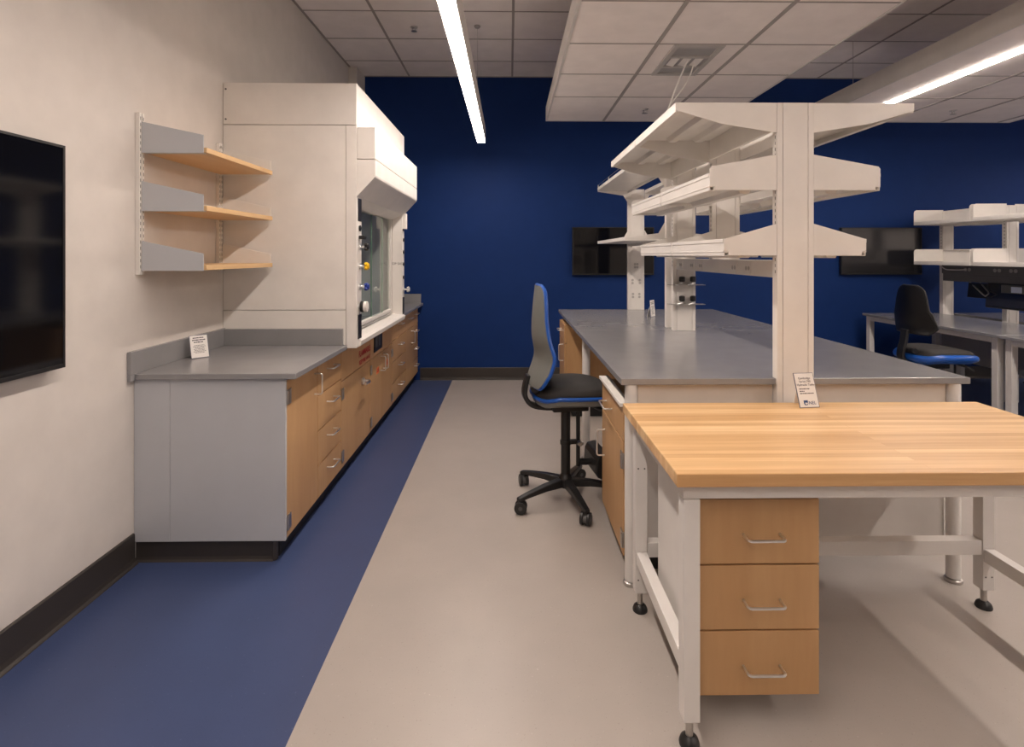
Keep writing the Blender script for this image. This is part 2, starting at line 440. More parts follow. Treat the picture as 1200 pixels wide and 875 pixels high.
ym = (y3+y4)/2
r = cabinet('hood_cabinet', 'maple double-door cabinet under the fume hood with a black outlet panel and red stickers', 'cabinet', '+x', XF, y3, y4, .10, ZT, dp,
        [dict(kind='door', u0=y3, u1=ym, z0=.10, z1=.665, handle=(ym-.05, .57, True), hl=.12, hinge=y3),
         dict(kind='door', u0=ym, u1=y4, z0=.10, z1=.665, handle=(ym+.05, .57, True), hl=.12, hinge=y4),
         dict(kind='fascia_panel', u0=y3, u1=y4, z0=.665, z1=ZT)], group='maple cabinets along the left wall')
po = parent_origin(r)
fx = mapper('+x', XF)
q = MB(); mbox(q, fx, y3+.11, y3+.38, 0, .006, .70, .85); op = q.build('outlet_panel', 'black_plastic', r, bevel=.002)
for i in range(2):
    q = MB(); mbox(q, fx, y3+.135+i*.1, y3+.205+i*.1, .006, .010, .735, .82); q.build('outlet', 'dark_metal', op, bevel=.002)
for yy, tx in ((y3+.24, 'ACID'), (y4-.18, 'ACID')):
    q = MB(); mbox(q, fx, yy-.04, yy+.04, 0, .001, .508, .56); st = q.build('sticker', 'ink_orange', r, bevel=0)
    o = text_mesh('lettering', tx, .034, 'ink_red', r, frame(Vector((XF+.0015, yy, .522)) - po, (0,1,0), (0,0,1)))
    o.parent = st; o.matrix_parent_inverse = Matrix.Identity(4)
cabinet('drawer_cabinet', 'maple four-drawer cabinet just past the far end of the fume hood', 'cabinet', '+x', XF, y4, y5, .10, ZT, dp, drawers4(y4, y5), group='maple cabinets along the left wall')
cabinet('base_cabinet', 'maple cabinet with a tall pull at the blue-wall end of the left run', 'cabinet', '+x', XF, y5, y6, .10, ZT, dp,
        [dict(kind='door', u0=y5, u1=y5+.36, z0=.10, z1=.683, handle=(y5+.30, .58, True), hl=.13),
         dict(kind='drawer', u0=y5, u1=y5+.36, z0=.683, z1=.873, handle=(y5+.18, .80, False)),
         ] + drawers4(y5+.36, y6), group='maple cabinets along the left wall')
# pale end panel with its filler strip
r = thing('end_panel', 'tall pale grey laminate end panel closing the near end of the left cabinets', 'panel', (-1.45, 2.66, .10))
MB().box(-1.636, XF+.002, 2.648, 2.666, .10, ZT).build('panel', 'grey_laminate', r, bevel=.0015)
MB().box(XL+.002, -1.6375, 2.648, 2.666, .10, ZT).build('filler_strip', 'grey_laminate', r, bevel=.0015)
kp = [(2.672-a*.8, b*.69) for a, b in base_prof]
k = MB(); k.prism(kp, 'x', XL+.001, -1.145)
k.box(XL+.05, -1.14, 2.672, YB-.03, .0, .099)
k.prism([(-1.145, 2.655), (-1.133, 2.662), (-1.130, 2.68), (-1.145, 2.68)], 'z', 0, .099)
struct(k.build('trim_3', 'rubber_base', bevel=0))
struct(MB().box(-1.138, -1.133, 2.70, YB-.03, 0, .098).build('trim_4', 'black_kick', bevel=0))

# worktops on the left
r = thing('worktop', 'dark grey worktop with a small sign on it, nearest in the left run', 'worktop', (-1.4, 3.0, ZT), group='grey worktops on the left run')
MB().box(XL+.001, -1.025, 2.626, 3.458, ZT, .914).build('slab', 'epoxy_top', r, bevel=.004)
MB().box(XL+.001, XL+.021, 2.60, 3.458, .914, 1.022).box(XL+.001, XL+.021, 2.60, 2.626, ZT-.004, .914).build('wall_upstand', 'epoxy_top', r, bevel=.002)
MB().box(XL+.021, -1.05, 3.438, 3.458, .914, 1.018).build('hood_upstand', 'epoxy_top', r, bevel=.002)
r = thing('worktop', 'dark grey worktop beyond the fume hood against the blue wall', 'worktop', (-1.4, 5.7, ZT), group='grey worktops on the left run')
MB().box(XL+.001, -1.025, 5.03, YB-.002, ZT, .914).build('slab', 'epoxy_top', r, bevel=.004)
MB().box(XL+.1, -1.05, YB-.022, YB-.002, .914, 1.022).build('wall_upstand', 'epoxy_top', r, bevel=.002)

# ------------------------------------------------------------------ sign cards
def sign_card(label, loc, rz, w, h, lean, lines, logo=None, framed=True):
    r = thing('sign_card', label, 'sign', loc, rz, group='small sign cards')
    R = Matrix.Rotation(-lean, 4, 'X')            # leans back (local +y is behind the card)
    t = .003
    MB().box(-w/2, w/2, 0, t, .001, h).build('card_back', 'card_frame' if framed else 'card_paper', r, bevel=0, xf=R)
    e = .0022 if framed else .0005
    cf = MB().box(-w/2+e, w/2-e, -.0006, 0, .001+e, h-e).build('card_face', 'card_paper', r, bevel=0, xf=R)
    ty = h*.8*math.sin(lean) + t/math.cos(lean) + .001; by = ty + h*.22
    MB().prism([(ty, h*.8*math.cos(lean)), (by, .001), (by+.003, .001), (ty+.003, h*.8*math.cos(lean))], 'x', -w*.25, w*.25).build('easel_leg', 'card_paper', r, bevel=0, xf=Matrix.Identity(4))
    for txt, size, z, al, xo, mat in lines:
        if not isinstance(txt, str):      # a line of print too small to read
            b = MB(); x = xo if al == 'LEFT' else -txt/2
            end = x + txt; k = 0
            while x < end - .003:
                ww = min((.009, .006, .011, .004)[k % 4], end - x); b.box(x, x+ww, -.0011, -.0005, z, z+size*.55); x += ww + .0018; k += 1
            b.build('printed_line', mat, cf, bevel=0, xf=R)
            continue
        text_mesh('lettering', txt, size, mat, cf, R @ frame((xo, -.0012, z), (1,0,0), (0,0,1)), al)
    if logo:
        x, z, s = logo
        p = [(x-s*.5, z+s), (x+s*.5, z+s), (x+s*.5, z+s*.25), (x+s*.3, z), (x-s*.3, z-s*.05), (x-s*.5, z+s*.3)]
        MB().prism(p, 'y', -.0012, -.0008).build('emblem', 'ink_blue', cf, bevel=0, xf=R)
        p = [(x-s*.3, z+s*.25), (x-s*.05, z+s*.6), (x+s*.2, z+s*.4), (x+s*.4, z+s*.55), (x+s*.4, z+s*.3), (x+s*.15, z+s*.1)]
        MB().prism(p, 'y', -.0016, -.0012).build('emblem', 'card_paper', cf, bevel=0, xf=R)
    return r
def para(z0, n, w, size=.0042, step=.0068):
    return [(w * (.78, .95, .70, .88)[i % 4], size, z0 - i*step, 'CENTER', 0, 'ink') for i in range(n)]
sign_card('small white sign card leaning on the left grey worktop by the wall', (-1.705, 3.03, .9145), math.radians(48), .092, .128, .30,
          [(.058, .0105, .110, 'CENTER', 0, 'ink'), (.066, .0105, .098, 'CENTER', 0, 'ink'), (.05, .0105, .086, 'CENTER', 0, 'ink')] + para(.070, 7, .066))
sign_card('white sign card with a blue emblem on the butcher block before the shelf post', (1.262, 2.268, .8405), math.radians(7), .090, .145, .33,
          [('Cambridge', .0125, .118, 'CENTER', 0, 'ink'), ('Series 700', .0125, .1045, 'CENTER', 0, 'ink'), ('Hydraulic Table', .0125, .091, 'CENTER', 0, 'ink'),
           (.050, .0068, .076, 'LEFT', -.032, 'ink'), (.022, .0068, .0665, 'LEFT', -.032, 'ink'), (.062, .0068, .0575, 'LEFT', -.032, 'ink'),
           ('NEL', .019, .014, 'LEFT', -.002, 'ink_blue')], logo=(-.014, .012, .019))
sign_card('narrow white sign card on the grey island top between the two far shelf posts', (1.285, 4.85, .9315), math.radians(50), .09, .15, .08,
          [(.062, .0125, .126, 'CENTER', 0, 'ink'), (.055, .0125, .112, 'CENTER', 0, 'ink')] + para(.094, 9, .07, .0055, .0088))

# ------------------------------------------------------------------ fume hood
HX, HA, HB = -.968, 3.462, 5.02
r = thing('fume_hood', 'large white fume hood standing on the left cabinets', 'fume hood', (-1.4, 4.24, .89))
W = 'white_metal'
MB().box(XL+.003, HX, HA, HA+.02, 2.308, 2.57).box(XL+.003, HX, HB-.02, HB, 2.308, 2.57).box(HX-.02, HX, HA+.02, HB-.02, 2.308, 2.57).box(XL+.003, HX-.02, HA+.02, HB-.02, 2.55, 2.57).build('upper_enclosure', W, r, bevel=.002)
MB().box(XL+.003, -1.038, HA, HA+.02, 1.136, 2.304).build('side_panel', W, r, bevel=.0015)
MB().box(XL+.003, -1.038, HA, HA+.02, .916, 1.132).build('side_panel', W, r, bevel=.0015)
MB().box(XL+.003, -1.0, HB-.02, HB, .916, 2.304).build('side_panel', W, r, bevel=.0015)
for yy in (XL+.02,):
    for z in (2.53, 2.34): MB().cyl((yy, HA-.002, z), (yy, HA+.001, z), .006, 10).build('screw', 'dark_metal', r, bevel=0)
pa = MB().box(-1.035, HX, HA, HA+.115, .893, 2.304).build('corner_post', W, r, bevel=.002)
pb = MB().box(-1.06, HX, HB-.085, HB, .893, 2.304).build('corner_post', W, r, bevel=.002)
MB().prism([(HX+.001, 2.293), (-.85, 2.293), (-.85, 2.092), (HX+.001, 2.092)], 'y', HA+.002, HB-.004).build('header_box', W, r, bevel=.004)
MB().prism([(HX+.001, 2.087), (-.85, 2.087), (-.85, 1.99), (-.853, 1.978), (-.862, 1.966), (HX+.001, 1.853)], 'y', HA+.002, HB-.004).build('header_apron', W, r, bevel=.002)
MB().prism([(HX, 1.87), (HX, 1.853), (-1.05, 1.80), (-1.05, 2.30), (HX, 2.30)], 'y', HA+.116, HB-.086).build('header_soffit', W, r, bevel=.001)
MB().prism([(HX+.012, .905), (HX+.016, .93), (HX-.005, .948), (-1.07, .955), (-1.07, .895), (HX+.006, .895)], 'y', HA+.06, HB-.02).build('airfoil_sill', W, r, bevel=.002)
# inside
MB().box(-1.76, -1.74, HA+.02, HB-.02, .90, 2.3).build('back_baffle', 'liner_grey', r, bevel=0)
MB().box(-1.74, -1.10, HA+.022, HA+.03, .93, 2.3).box(-1.74, -1.10, HB-.03, HB-.022, .93, 2.3).build('side_liner', 'liner_grey', r, bevel=0)
MB().box(-1.74, -1.065, HA+.03, HB-.03, .895, .93).build('hood_floor', 'epoxy_top', r, bevel=0)
MB().box(-1.74, -1.10, HA+.03, HB-.03, 2.28, 2.30).build('hood_roof', 'liner_grey', r, bevel=0)
for yy in (3.9, 4.45):
    MB().box(-1.70, -1.695, yy-.012, yy+.012, .96, 2.2).build('baffle_rib', 'dark_metal', r, bevel=0)
# sash
sx = -1.075
sa, sb = HA+.117, HB-.087
sash = MB().box(sx-.018, sx+.012, sa, sb, .957, 1.0).box(sx-.018, sx+.012, sa, sb, 1.80, 1.83).box(sx-.018, sx+.012, sa, sa+.03, 1.0, 1.80).box(sx-.018, sx+.012, sb-.03, sb, 1.0, 1.80).build('sash_frame', W, r, bevel=.002)
MB().box(sx+.012, sx+.03, sa+.02, sb-.06, .962, .978).build('sash_pull', 'steel', sash, bevel=.002)
cuts = [sa+.03, sa+.36, sa+.70, sa+1.02, sb-.03]
for i in range(4):
    off = -.008 if i % 2 else .002
    MB().box(sx+off-.003, sx+off+.003, cuts[i]-(.02 if i else 0), cuts[i+1], 1.0, 1.80).build('sash_pane', 'clear_glass', sash, bevel=0)
    if i < 3: MB().box(sx+off-.003, sx+off+.004, cuts[i+1], cuts[i+1]+.006, 1.0, 1.80).build('pane_edge', 'glass_edge', sash, bevel=0)
po = parent_origin(r)
text_mesh('lettering', 'STOP SASH', .030, 'ink', r, frame(Vector((HX-.05, HB-.0855, 1.395)) - po, (1,0,0), (0,0,1)))
# fittings on the near post
def on_post(y, z0, z1, w, name, mat, post, t=.004):
    return MB().box(HX, HX+t, y-w/2, y+w/2, z0, z1).build(name, mat, post, bevel=.001)
yp = HA + .066
on_post(yp, 1.70, 1.845, .075, 'outlet_plate', 'black_plastic', pa)
on_post(yp, .945, 1.10, .075, 'outlet_plate', 'black_plastic', pa)
def valve(y, z, knob, post, kind='bar'):
    v = MB().cyl((HX, y, z), (HX+.010, y, z), .020, 16).cyl((HX+.010, y, z), (HX+.036, y, z), .008, 10).build('valve', 'chrome', post, bevel=0, smooth=True)
    c = Vector((HX+.036, y, z))
    k = MB()
    if kind == 'bar':
        for i in range(4):
            a = PI/4 + i*PI/2
            k.cyl(tuple(c + Vector((.009, 0, 0))), tuple(c + Vector((.009, .026*math.cos(a), .026*math.sin(a)))), .010, 10)
        k.cyl(tuple(c), tuple(c + Vector((.026, 0, 0))), .017, 14)
    else:
        k.cyl(tuple(c - Vector((.026, 0, 0))), tuple(c + Vector((-.006, 0, 0))), .036, 24)
        kk = MB().cyl(tuple(c - Vector((.006, 0, 0))), tuple(c + Vector((.016, 0, 0))), .034, 24).build('dial_face', 'white_metal', v, bevel=.002, smooth=True)
    k.build('knob', knob, v, bevel=.001, smooth=True)
valve(yp, 1.535, 'black_plastic', pa); valve(yp, 1.41, 'yellow_plastic', pa); valve(yp, 1.278, 'royal_plastic', pa); valve(yp, 1.150, 'black_plastic', pa, 'dial')
MB().cyl((HX, yp, 1.655), (HX+.008, yp, 1.655), .019, 18).build('push_button', 'black_plastic', pa, bevel=.001)
MB().box(HX, HX+.04, yp-.02, yp+.02, 1.585, 1.607).build('switch', 'black_plastic', pa, bevel=.003)
yq = HB - .045
on_post(yq, 1.70, 1.845, .06, 'outlet_plate', 'black_plastic', pb); on_post(yq, .945, 1.10, .06, 'outlet_plate', 'black_plastic', pb)
on_post(yq, 1.72, 1.86, .07, 'airflow_monitor', 'white_metal', pb, .03)
for z in (1.62, 1.51, 1.40, 1.28):
    MB().cyl((HX, yq, z), (HX+.010, yq, z), .016, 14).build('valve_port', 'black_plastic', pb, bevel=0)
valve(yq, 1.17, 'chrome', pb)

# ------------------------------------------------------------------ wall shelves on the left
def standard(y, label):
    r = thing('shelf_standard', label, 'shelf rail', (XL, y, 1.39), group='slotted rails of the wall shelf')
    z0, z1 = 1.387, 2.172
    MB().box(XL+.001, XL+.022, y-.018, y-.004, z0, z1).box(XL+.001, XL+.022, y+.004, y+.018, z0, z1).box(XL+.001, XL+.008, y-.004, y+.004, z0, z1).build('rail', W, r, bevel=.001)
    s = MB()
    z = z0 + .03
    while z < z1 - .03:
        s.box(XL+.0215, XL+.0228, y-.0125, y-.0095, z, z+.016).box(XL+.0215, XL+.0228, y+.0095, y+.0125, z, z+.016); z += .03
    s.build('slots', 'dark_metal', r, bevel=0)
    for z in (z0+.02, z1-.02): MB().cyl((XL+.008, y, z), (XL+.0235, y, z), .006, 10).build('screw', 'steel', r, bevel=0)
standard(2.675, 'near slotted white rail on the left wall holding the wooden shelves')
standard(3.40, 'far slotted white rail beside the fume hood holding the wooden shelves')
for z, hb, ht, lab in ((1.978, .152, .088, 'top maple wall shelf between grey brackets on the left wall'),
                       (1.695, .147, .081, 'middle maple wall shelf between grey brackets on the left wall'),
                       (1.405, .146, .084, 'lowest maple wall shelf between grey brackets above the grey worktop')):
    r = thing('wall_shelf', lab, 'shelf', (-1.65, 3.04, z), group='maple wall shelves')
    MB().box(XL+.02, -1.475, 2.676, 3.412, z+.003, z+.028).build('shelf_board', 'maple_shelf', r, bevel=.002)
    for ya in (2.668, 3.414):
        b = MB().prism([(XL+.024, z), (-1.487, z), (-1.487, z+ht), (XL+.024, z+hb)], 'y', ya, ya+.004)
        b.box(XL+.03, -1.49, *( (ya+.004, ya+.03) if ya < 3 else (ya-.026, ya) ), z, z+.0028)
        b.build('bracket', 'grey_laminate' if ya < 3 else 'white_metal', r, bevel=.0008)

# ------------------------------------------------------------------ screens
def screen(label, cx, y0, y1, z0, z1, face, pos, mat, group='black wall screens'):
    f = mapper(face, pos)
    r = thing('wall_screen', label, 'television', f((y0+y1)/2, -.03, z0), group=group)
    e = .010
    c = MB(); mbox(c, f, y0, y1, -.045, -.004, z0, z1); c.build('casing', 'black_plastic', r, bevel=.004)
    b = MB()
    mbox(b, f, y0, y0+e, -.006, 0, z0, z1); mbox(b, f, y1-e, y1, -.006, 0, z0, z1)
    mbox(b, f, y0+e, y1-e, -.006, 0, z1-e, z1); mbox(b, f, y0+e, y1-e, -.006, 0, z0, z0+e*1.6)
    b.build('bezel', 'black_plastic', r, bevel=.001)
    s = MB(); mbox(s, f, y0+e, y1-e, -.004, -.002, z0+e*1.6, z1-e); s.build('display', mat, r, bevel=0)
    k = MB(); mbox(k, f, (y0+y1)/2-.2, (y0+y1)/2+.2, -.0585, -.045, z0+.2, z1-.2); k.build('wall_mount', 'dark_metal', r, bevel=0)
    return r
screen('large black wall screen on the left wall, cut by the left edge', 0, .68, 2.172, 1.04, 1.912, '+x', XL+.06, 'screen_black')
screen('black wall screen on the blue wall behind the far shelf post', 0, .745, 1.715, 1.247, 1.815, '-y', YB-.06, 'screen_black')
screen('black wall screen on the blue wall right of the island shelves', 0, 3.955, 4.925, 1.250, 1.812, '-y', YB-.06, 'screen_satin')

# ------------------------------------------------------------------ island
IX0, IX1, IY0, IYM, IY1 = .497, 2.075, 2.42, 4.006, 5.53
CX = 1.2775
ZI, ZIT = .902, .931              # underside and top of the island worktop
r = thing('island_worktop', 'large dark grey island worktop, the half nearer the wooden table', 'worktop', (1.28, 3.2, ZI), group='grey island worktops')
MB().prism([(IX0, IY0), (CX-.084, IY0), (CX-.084, IY0+.052), (CX+.084, IY0+.052), (CX+.084, IY0), (IX1, IY0), (IX1, IYM-.001), (IX0, IYM-.001)], 'z', ZI, ZIT).build('slab', 'epoxy_top', r, bevel=.003)
r = thing('island_worktop', 'large dark grey island worktop, the half nearer the blue wall', 'worktop', (1.28, 4.8, ZI), group='grey island worktops')
MB().box(IX0, IX1, IYM+.001, IY1, ZI, ZIT).build('slab', 'epoxy_top', r, bevel=.003)

# end panel below the worktop
r = thing('island_end_panel', 'pale end panel below the front edge of the grey island top', 'panel', (1.28, 2.48, .14))
MB().box(.580, CX-.084, 2.455, 2.470, .805, ZI).box(CX+.084, IX1-.085, 2.455, 2.470, .805, ZI).build('rail_panel', 'end_panel_white', r, bevel=.0015)
MB().box(.580, IX1-.085, 2.466, 2.482, .145, .803).build('lower_panel', 'white_leg', r, bevel=.0015)
def support_leg(x, y, label):
    r = thing('support_leg', label, 'leg', (x, y, 0), group='round white island legs')
    MB().lathe([(.0285, .02), (.0285, ZI)], (x, y, 0), 28).build('tube', 'white_leg', r, bevel=0, smooth=True)
    MB().lathe([(.034, 0), (.036, .006), (.034, .014), (.022, .02)], (x, y, 0), 28).build('glide', 'steel', r, bevel=0, smooth=True)
support_leg(.549, 2.450, 'round white island leg at the front left behind the wooden table leg')
support_leg(2.02, 2.450, 'round white island leg at the right behind the wooden table')
support_leg(.560, 3.97, 'round white island leg in the knee space behind the blue-rimmed chair')
support_leg(2.0, 3.97, 'round white island leg halfway down the right side')
support_leg(2.0, 5.43, 'round white island leg at the far right corner')
# a sheet-metal side frame rail under the top
o = MB().box(CX-.12, CX+.12, 2.60, 5.43, .83, ZI).build('island_frame_rail', 'white_leg', bevel=.002)
tag(o, 'white steel frame beam carrying the grey island top from below', 'beam')

# near cabinet on the left side, under the top
r = cabinet('island_cabinet', 'maple island cabinet with a drawer and a door, its front beside the blue-rimmed chair', 'cabinet', '-x', .522, 2.49, 3.06, .10, .785, .55,
        [dict(kind='drawer', u0=2.49, u1=3.06, z0=.625, z1=.784, handle=(2.84, .70, False), hl=.16),
         dict(kind='door', u0=2.49, u1=3.06, z0=.10, z1=.622, handle=(2.98, .455, True), hl=.14, hinge=2.49)], group='maple cabinets under the island')
MB().box(.506, .56, 2.489, 3.062, .786, .803).build('cap_rail', W, r, bevel=.002)
MB().box(.60, 1.05, 2.56, 3.0, 0, .099).build('plinth', 'black_kick', r, bevel=.002)
r = cabinet('island_cabinet', 'maple island cabinet at the blue wall end of the island, seen past the chair', 'cabinet', '-x', IX0+.003, 4.95, 5.42, .115, .848, .60,
        [dict(kind='drawer', u0=4.95, u1=5.42, z0=.68, z1=.846, handle=(5.19, .775, False), hl=.13),
         dict(kind='door', u0=4.95, u1=5.42, z0=.115, z1=.677, handle=(5.05, .58, True), hl=.15)], group='maple cabinets under the island')
MB().box(.58, 1.05, 5.0, 5.38, 0, .114).build('plinth', 'black_kick', r, bevel=.002)

# ---- shelf posts
def post(y, z0, z1, label, d=.045, slots=True):
    r = thing('shelf_post', label, 'post', (CX, y, z0), group='white shelf posts on the island')
    w = .082
    MB().box(CX-w, CX+w, y+.006, y+d, z0, z1).build('post_core', W, r, bevel=.0015)
    MB().box(CX-w, CX-w+.024, y, y+.006, z0, z1).box(CX+w-.024, CX+w, y, y+.006, z0, z1).build('post_flange', W, r, bevel=.001)
    MB().box(CX-w+.0265, CX+w-.0265, y, y+.006, z0, z1).build('cover_plate', W, r, bevel=.001)
    if slots:
        s = MB(); z = max(z0, 1.40)
        while z < z1 - .03:
            s.box(CX-w-.0012, CX-w+.0005, y+.016, y+.020, z, z+.014); z += .0275
        s.build('slots', 'dark_metal', r, bevel=0)
    return r
post(2.413, .16, 2.162, 'nearest white shelf post, standing at the front edge of the grey island top')
post(3.196, 1.4575, 2.162, 'second white shelf post from the front, resting on the outlet rail')
p3 = post(3.958, ZIT+.0005, 2.162, 'white shelf post with black gas valves on it, in the middle of the island')
post(4.132, ZIT+.0005, 2.145, 'white shelf post standing just behind the one with the gas valves', slots=False)
p5 = post(5.471, ZIT+.0005, 2.145, 'farthest white shelf post with round outlets, at the back edge of the island', slots=False)
# turret plates with valves on the middle post
for z in (1.269, 1.129):
    pl = MB().box(CX-.125, CX+.135, 3.90, 3.957, z-.004, z).build('valve_plate', 'steel', p3, bevel=.001)
    for xx in (CX-.028, CX+.052):
        k = MB().cyl((xx, 3.924, z), (xx, 3.924, z+.022), .007, 10).tube([(xx, 3.924, z+.010), (xx-.02, 3.909, z+.004), (xx-.045, 3.900, z-.004)], .006, 8)
        k.build('valve', 'chrome', pl, bevel=0, smooth=True)
        MB().lathe([(.012, .018), (.021, .024), (.021, .054), (.014, .059)], (xx, 3.924, z), 14).build('valve_knob', 'black_plastic', pl, bevel=0, smooth=True)
# outlets on the farthest post
for z, dx in ((1.373, .012), (1.213, .037), (1.073, .032)):
    for sx_ in (-1, 1):
        for dz in (-.012, .018):
            MB().cyl((CX+sx_*dx, 5.471, z+dz), (CX+sx_*dx, 5.468, z+dz), .012, 14).build('socket', 'outlet_grey', p5, bevel=0)
MB().cyl((CX-.05, 5.471, 1.572), (CX-.05, 5.467, 1.572), .008, 12).build('socket', 'dark_metal', p5, bevel=0)
# outlet rail between first and third post
r = thing('outlet_rail', 'white outlet rail slung between the nearest and middle shelf posts', 'rail', (CX, 3.2, 1.378))
MB().box(CX-.06, CX+.06, 2.459, 3.957, 1.378, 1.457).build('rail_body', W, r, bevel=.002)
for yy in (2.76, 2.93, 3.44, 3.61, 3.84):
    o = MB().box(CX-.064, CX-.06, yy-.035, yy+.035, 1.385, 1.445).build('outlet_plate', W, r, bevel=.001)
    for k in (-.015, .015): MB().cyl((CX-.0655, yy+k, 1.415), (CX-.064, yy+k, 1.415), .011, 12).build('socket', 'outlet_grey', o, bevel=0)

# ---- island shelves
ZBR = {'top': (2.130, 2.162), 'middle': (1.770, 1.790), 'lower': (1.478, 1.4965)}
REACH = {'top': .537, 'middle': .384, 'lower': .320}
def island_shelf(level, side, y0, y1, label):
    s = -1 if side == 'left' else 1
    reach = REACH[level]; inn = CX + s*.085; out = CX + s*reach
    z0, z1 = ZBR[level]
    r = thing('metal_shelf', label, 'shelf', ((inn+out)/2, (y0+y1)/2, z0), group='white metal shelves over the island')
    X = lambda d: CX + s*d
    n0, n1 = y0+.004, y1-.004
    p = MB()
    if level == 'top':
        p.box(inn, out, n0, n1, 2.155, 2.162)
        p.box(X(reach-.006), out, n0, n1, 2.120, 2.155).box(X(reach-.03), X(reach-.006), n0, n1, 2.120, 2.124)
    else:
        lipz = z1 + .058
        p.box(inn, out, n0, n1, z1-.004, z1)
        p.box(X(reach-.022), out, n0, n1, z0, z0+.003).box(X(reach-.004), out, n0, n1, z0+.003, lipz)
        p.box(X(reach-.022), X(reach-.019), n0, n1, z0+.003, z1-.004)
        p.box(X(reach+.004), out, n0, n1, lipz-.016, lipz).box(X(reach+.003), out, n0, n1, z0+.016, z0+.022)
    p.build('shelf_pan', W, r, bevel=.0012)
    zt = 2.155 if level == 'top' else z1 - .004
    for d in ([.19, .34] if level == 'top' else [.20]):
        MB().prism([(X(d-.034), zt), (X(d-.020), zt-.024), (X(d+.020), zt-.024), (X(d+.034), zt)], 'y', n0+.06, n1-.06).build('stiffener', W, r, bevel=.001)
    for yb in (y0, y1-.004):
        if level == 'top':
            pts = [(X(.083), 2.162), (X(reach), 2.162), (X(reach), 2.128), (X(.33), 2.067), (X(.083), 2.028)]
        elif level == 'middle':
            pts = [(X(.083), 1.772), (X(.362), 1.772), (X(.362), 1.787), (X(reach), 1.792), (X(reach), 1.868), (X(reach-.008), 1.878), (X(.083), 1.931)]
        else:
            pts = [(X(.083), 1.480), (X(.300), 1.480), (X(.300), 1.497), (X(reach), 1.502), (X(reach), 1.548), (X(reach-.006), 1.555), (X(.083), 1.622)]
        if s < 0: pts = pts[::-1]
        MB().prism(pts, 'y', yb, yb+.004).build('bracket', W, r, bevel=.0008)
    if level == 'top':   # back edge channel
        MB().box(inn, X(.10), n0, n1, 2.04, 2.155).build('rear_rail', W, r, bevel=.001)
    return r
bays = ((2.415, 3.193, 'near'), (3.200, 3.954, 'middle'))
for level in ('top', 'middle', 'lower'):
    for side in ('left', 'right'):
        for a, b, nm in bays:
            where = 'nearest the wooden table' if nm == 'near' else 'beyond the second post'
            island_shelf(level, side, a, b, f'{"topmost" if level=="top" else level} white metal island shelf on the {side} side, {where}')
def far_shelf(level, side):
    s = -1 if side == 'left' else 1
    X = lambda d: CX + s*d
    y0, y1 = 4.172, 5.465
    z = 2.130 if level == 'top' else 1.594
    r = thing('metal_shelf', f'{"upper" if level=="top" else "lower"} white metal shelf on the {side} of the farthest island post by the blue wall', 'shelf', (X(.24), 4.85, z), group='white metal shelves over the island')
    MB().box(X(.085), X(.391), y0, y1, z, z+.006).box(X(.387), X(.391), y0, y1, z+.006, z+.028).box(X(.085), X(.089), y0, y1, z-.025, z).build('shelf_pan', W, r, bevel=.001)
    for yb in (y0-.001, y1-.003):
        if level == 'top': pts = [(X(.083), 2.129), (X(.388), 2.129), (X(.388), 2.119), (X(.131), 2.08), (X(.083), 2.003)]
        else: pts = [(X(.083), 1.602), (X(.388), 1.602), (X(.388), 1.621), (X(.131), 1.650), (X(.083), 1.734)]
        if s < 0: pts = pts[::-1]
        MB().prism(pts, 'y', yb, yb+.004).build('bracket', W, r, bevel=.0008)
    if level == 'top':
        for yy in (y1-.03, y1-.60, y0+.05): MB().box(X(.386), X(.392), yy-.006, yy+.006, z+.028, z+.055).build('stop_pin', W, r, bevel=.001)
        MB().cyl((X(.389), y0+.02, z+.052), (X(.389), y1-.02, z+.052), .0025, 6).build('guard_wire', 'steel', r, bevel=0)
for level in ('top', 'lower'):
    for side in ('left', 'right'): far_shelf(level, side)

# ------------------------------------------------------------------ wooden table and its drawer unit
TX0, TX1, TY0, TY1, TZ = .4915, 2.045, 1.588, 2.356, .84
r = thing('work_table', 'butcher-block table on white steel legs in front of the island', 'table', ((TX0+TX1)/2, (TY0+TY1)/2, 0))
MB().box(TX0, TX1, TY0, TY1, .80, TZ).build('table_top', 'butcher_block', r, bevel=.003)
lx0, lx1, ly0, ly1 = .520, 1.972, 1.618, 2.240
L_ = .050
MB().box(lx0, lx1+L_, ly0+.004, ly0+.054, .752, .7995).build('front_apron', 'white_leg', r, bevel=.002)
MB().box(lx0+L_, lx1, ly1, ly1+L_, .752, .7995).build('rear_apron', 'white_leg', r, bevel=.002)
for xx in (lx0+.004, lx1+.004):
    MB().box(xx, xx+.042, ly0+.056, ly1-.002, .742, .7995).build('side_apron', 'white_leg', r, bevel=.002)
    MB().box(xx, xx+.042, ly0+L_+.002, ly1-.002, .205, .258).build('side_stretcher', 'white_leg', r, bevel=.002)
MB().box(lx0+L_+.002, lx1-.002, ly1+.002, ly1+L_-.002, .232, .292).build('rear_stretcher', 'white_leg', r, bevel=.002)
for xx in (lx0, lx1):
    for yy in (ly0, ly1):
        tz = .751 if yy == ly0 else .80
        lg = MB().box(xx, xx+L_, yy, yy+L_, .084, tz).build('leg', 'white_leg', r, bevel=.002)
        cx, cy = xx+L_/2, yy+L_/2
        MB().lathe([(.0115, .03), (.0115, .084)], (cx, cy, 0), 16).build('leveller', 'steel', lg, bevel=0, smooth=True)
        MB().lathe([(.030, 0), (.031, .006), (.026, .020), (.014, .030)], (cx, cy, 0), 20).build('foot_pad', 'black_plastic', lg, bevel=0, smooth=True)
        for q in (0.012, .038):
            for z in ((.14, .60) if yy == ly1 else ()):
                MB().cyl((xx+q, yy-.001, z), (xx+q, yy+.001, z), .0035, 8).build('bolt_hole', 'dark_metal', lg, bevel=0)
px0, px1, pyf = .588, .972, 1.690
zz = [.105, .310, .515, .722]
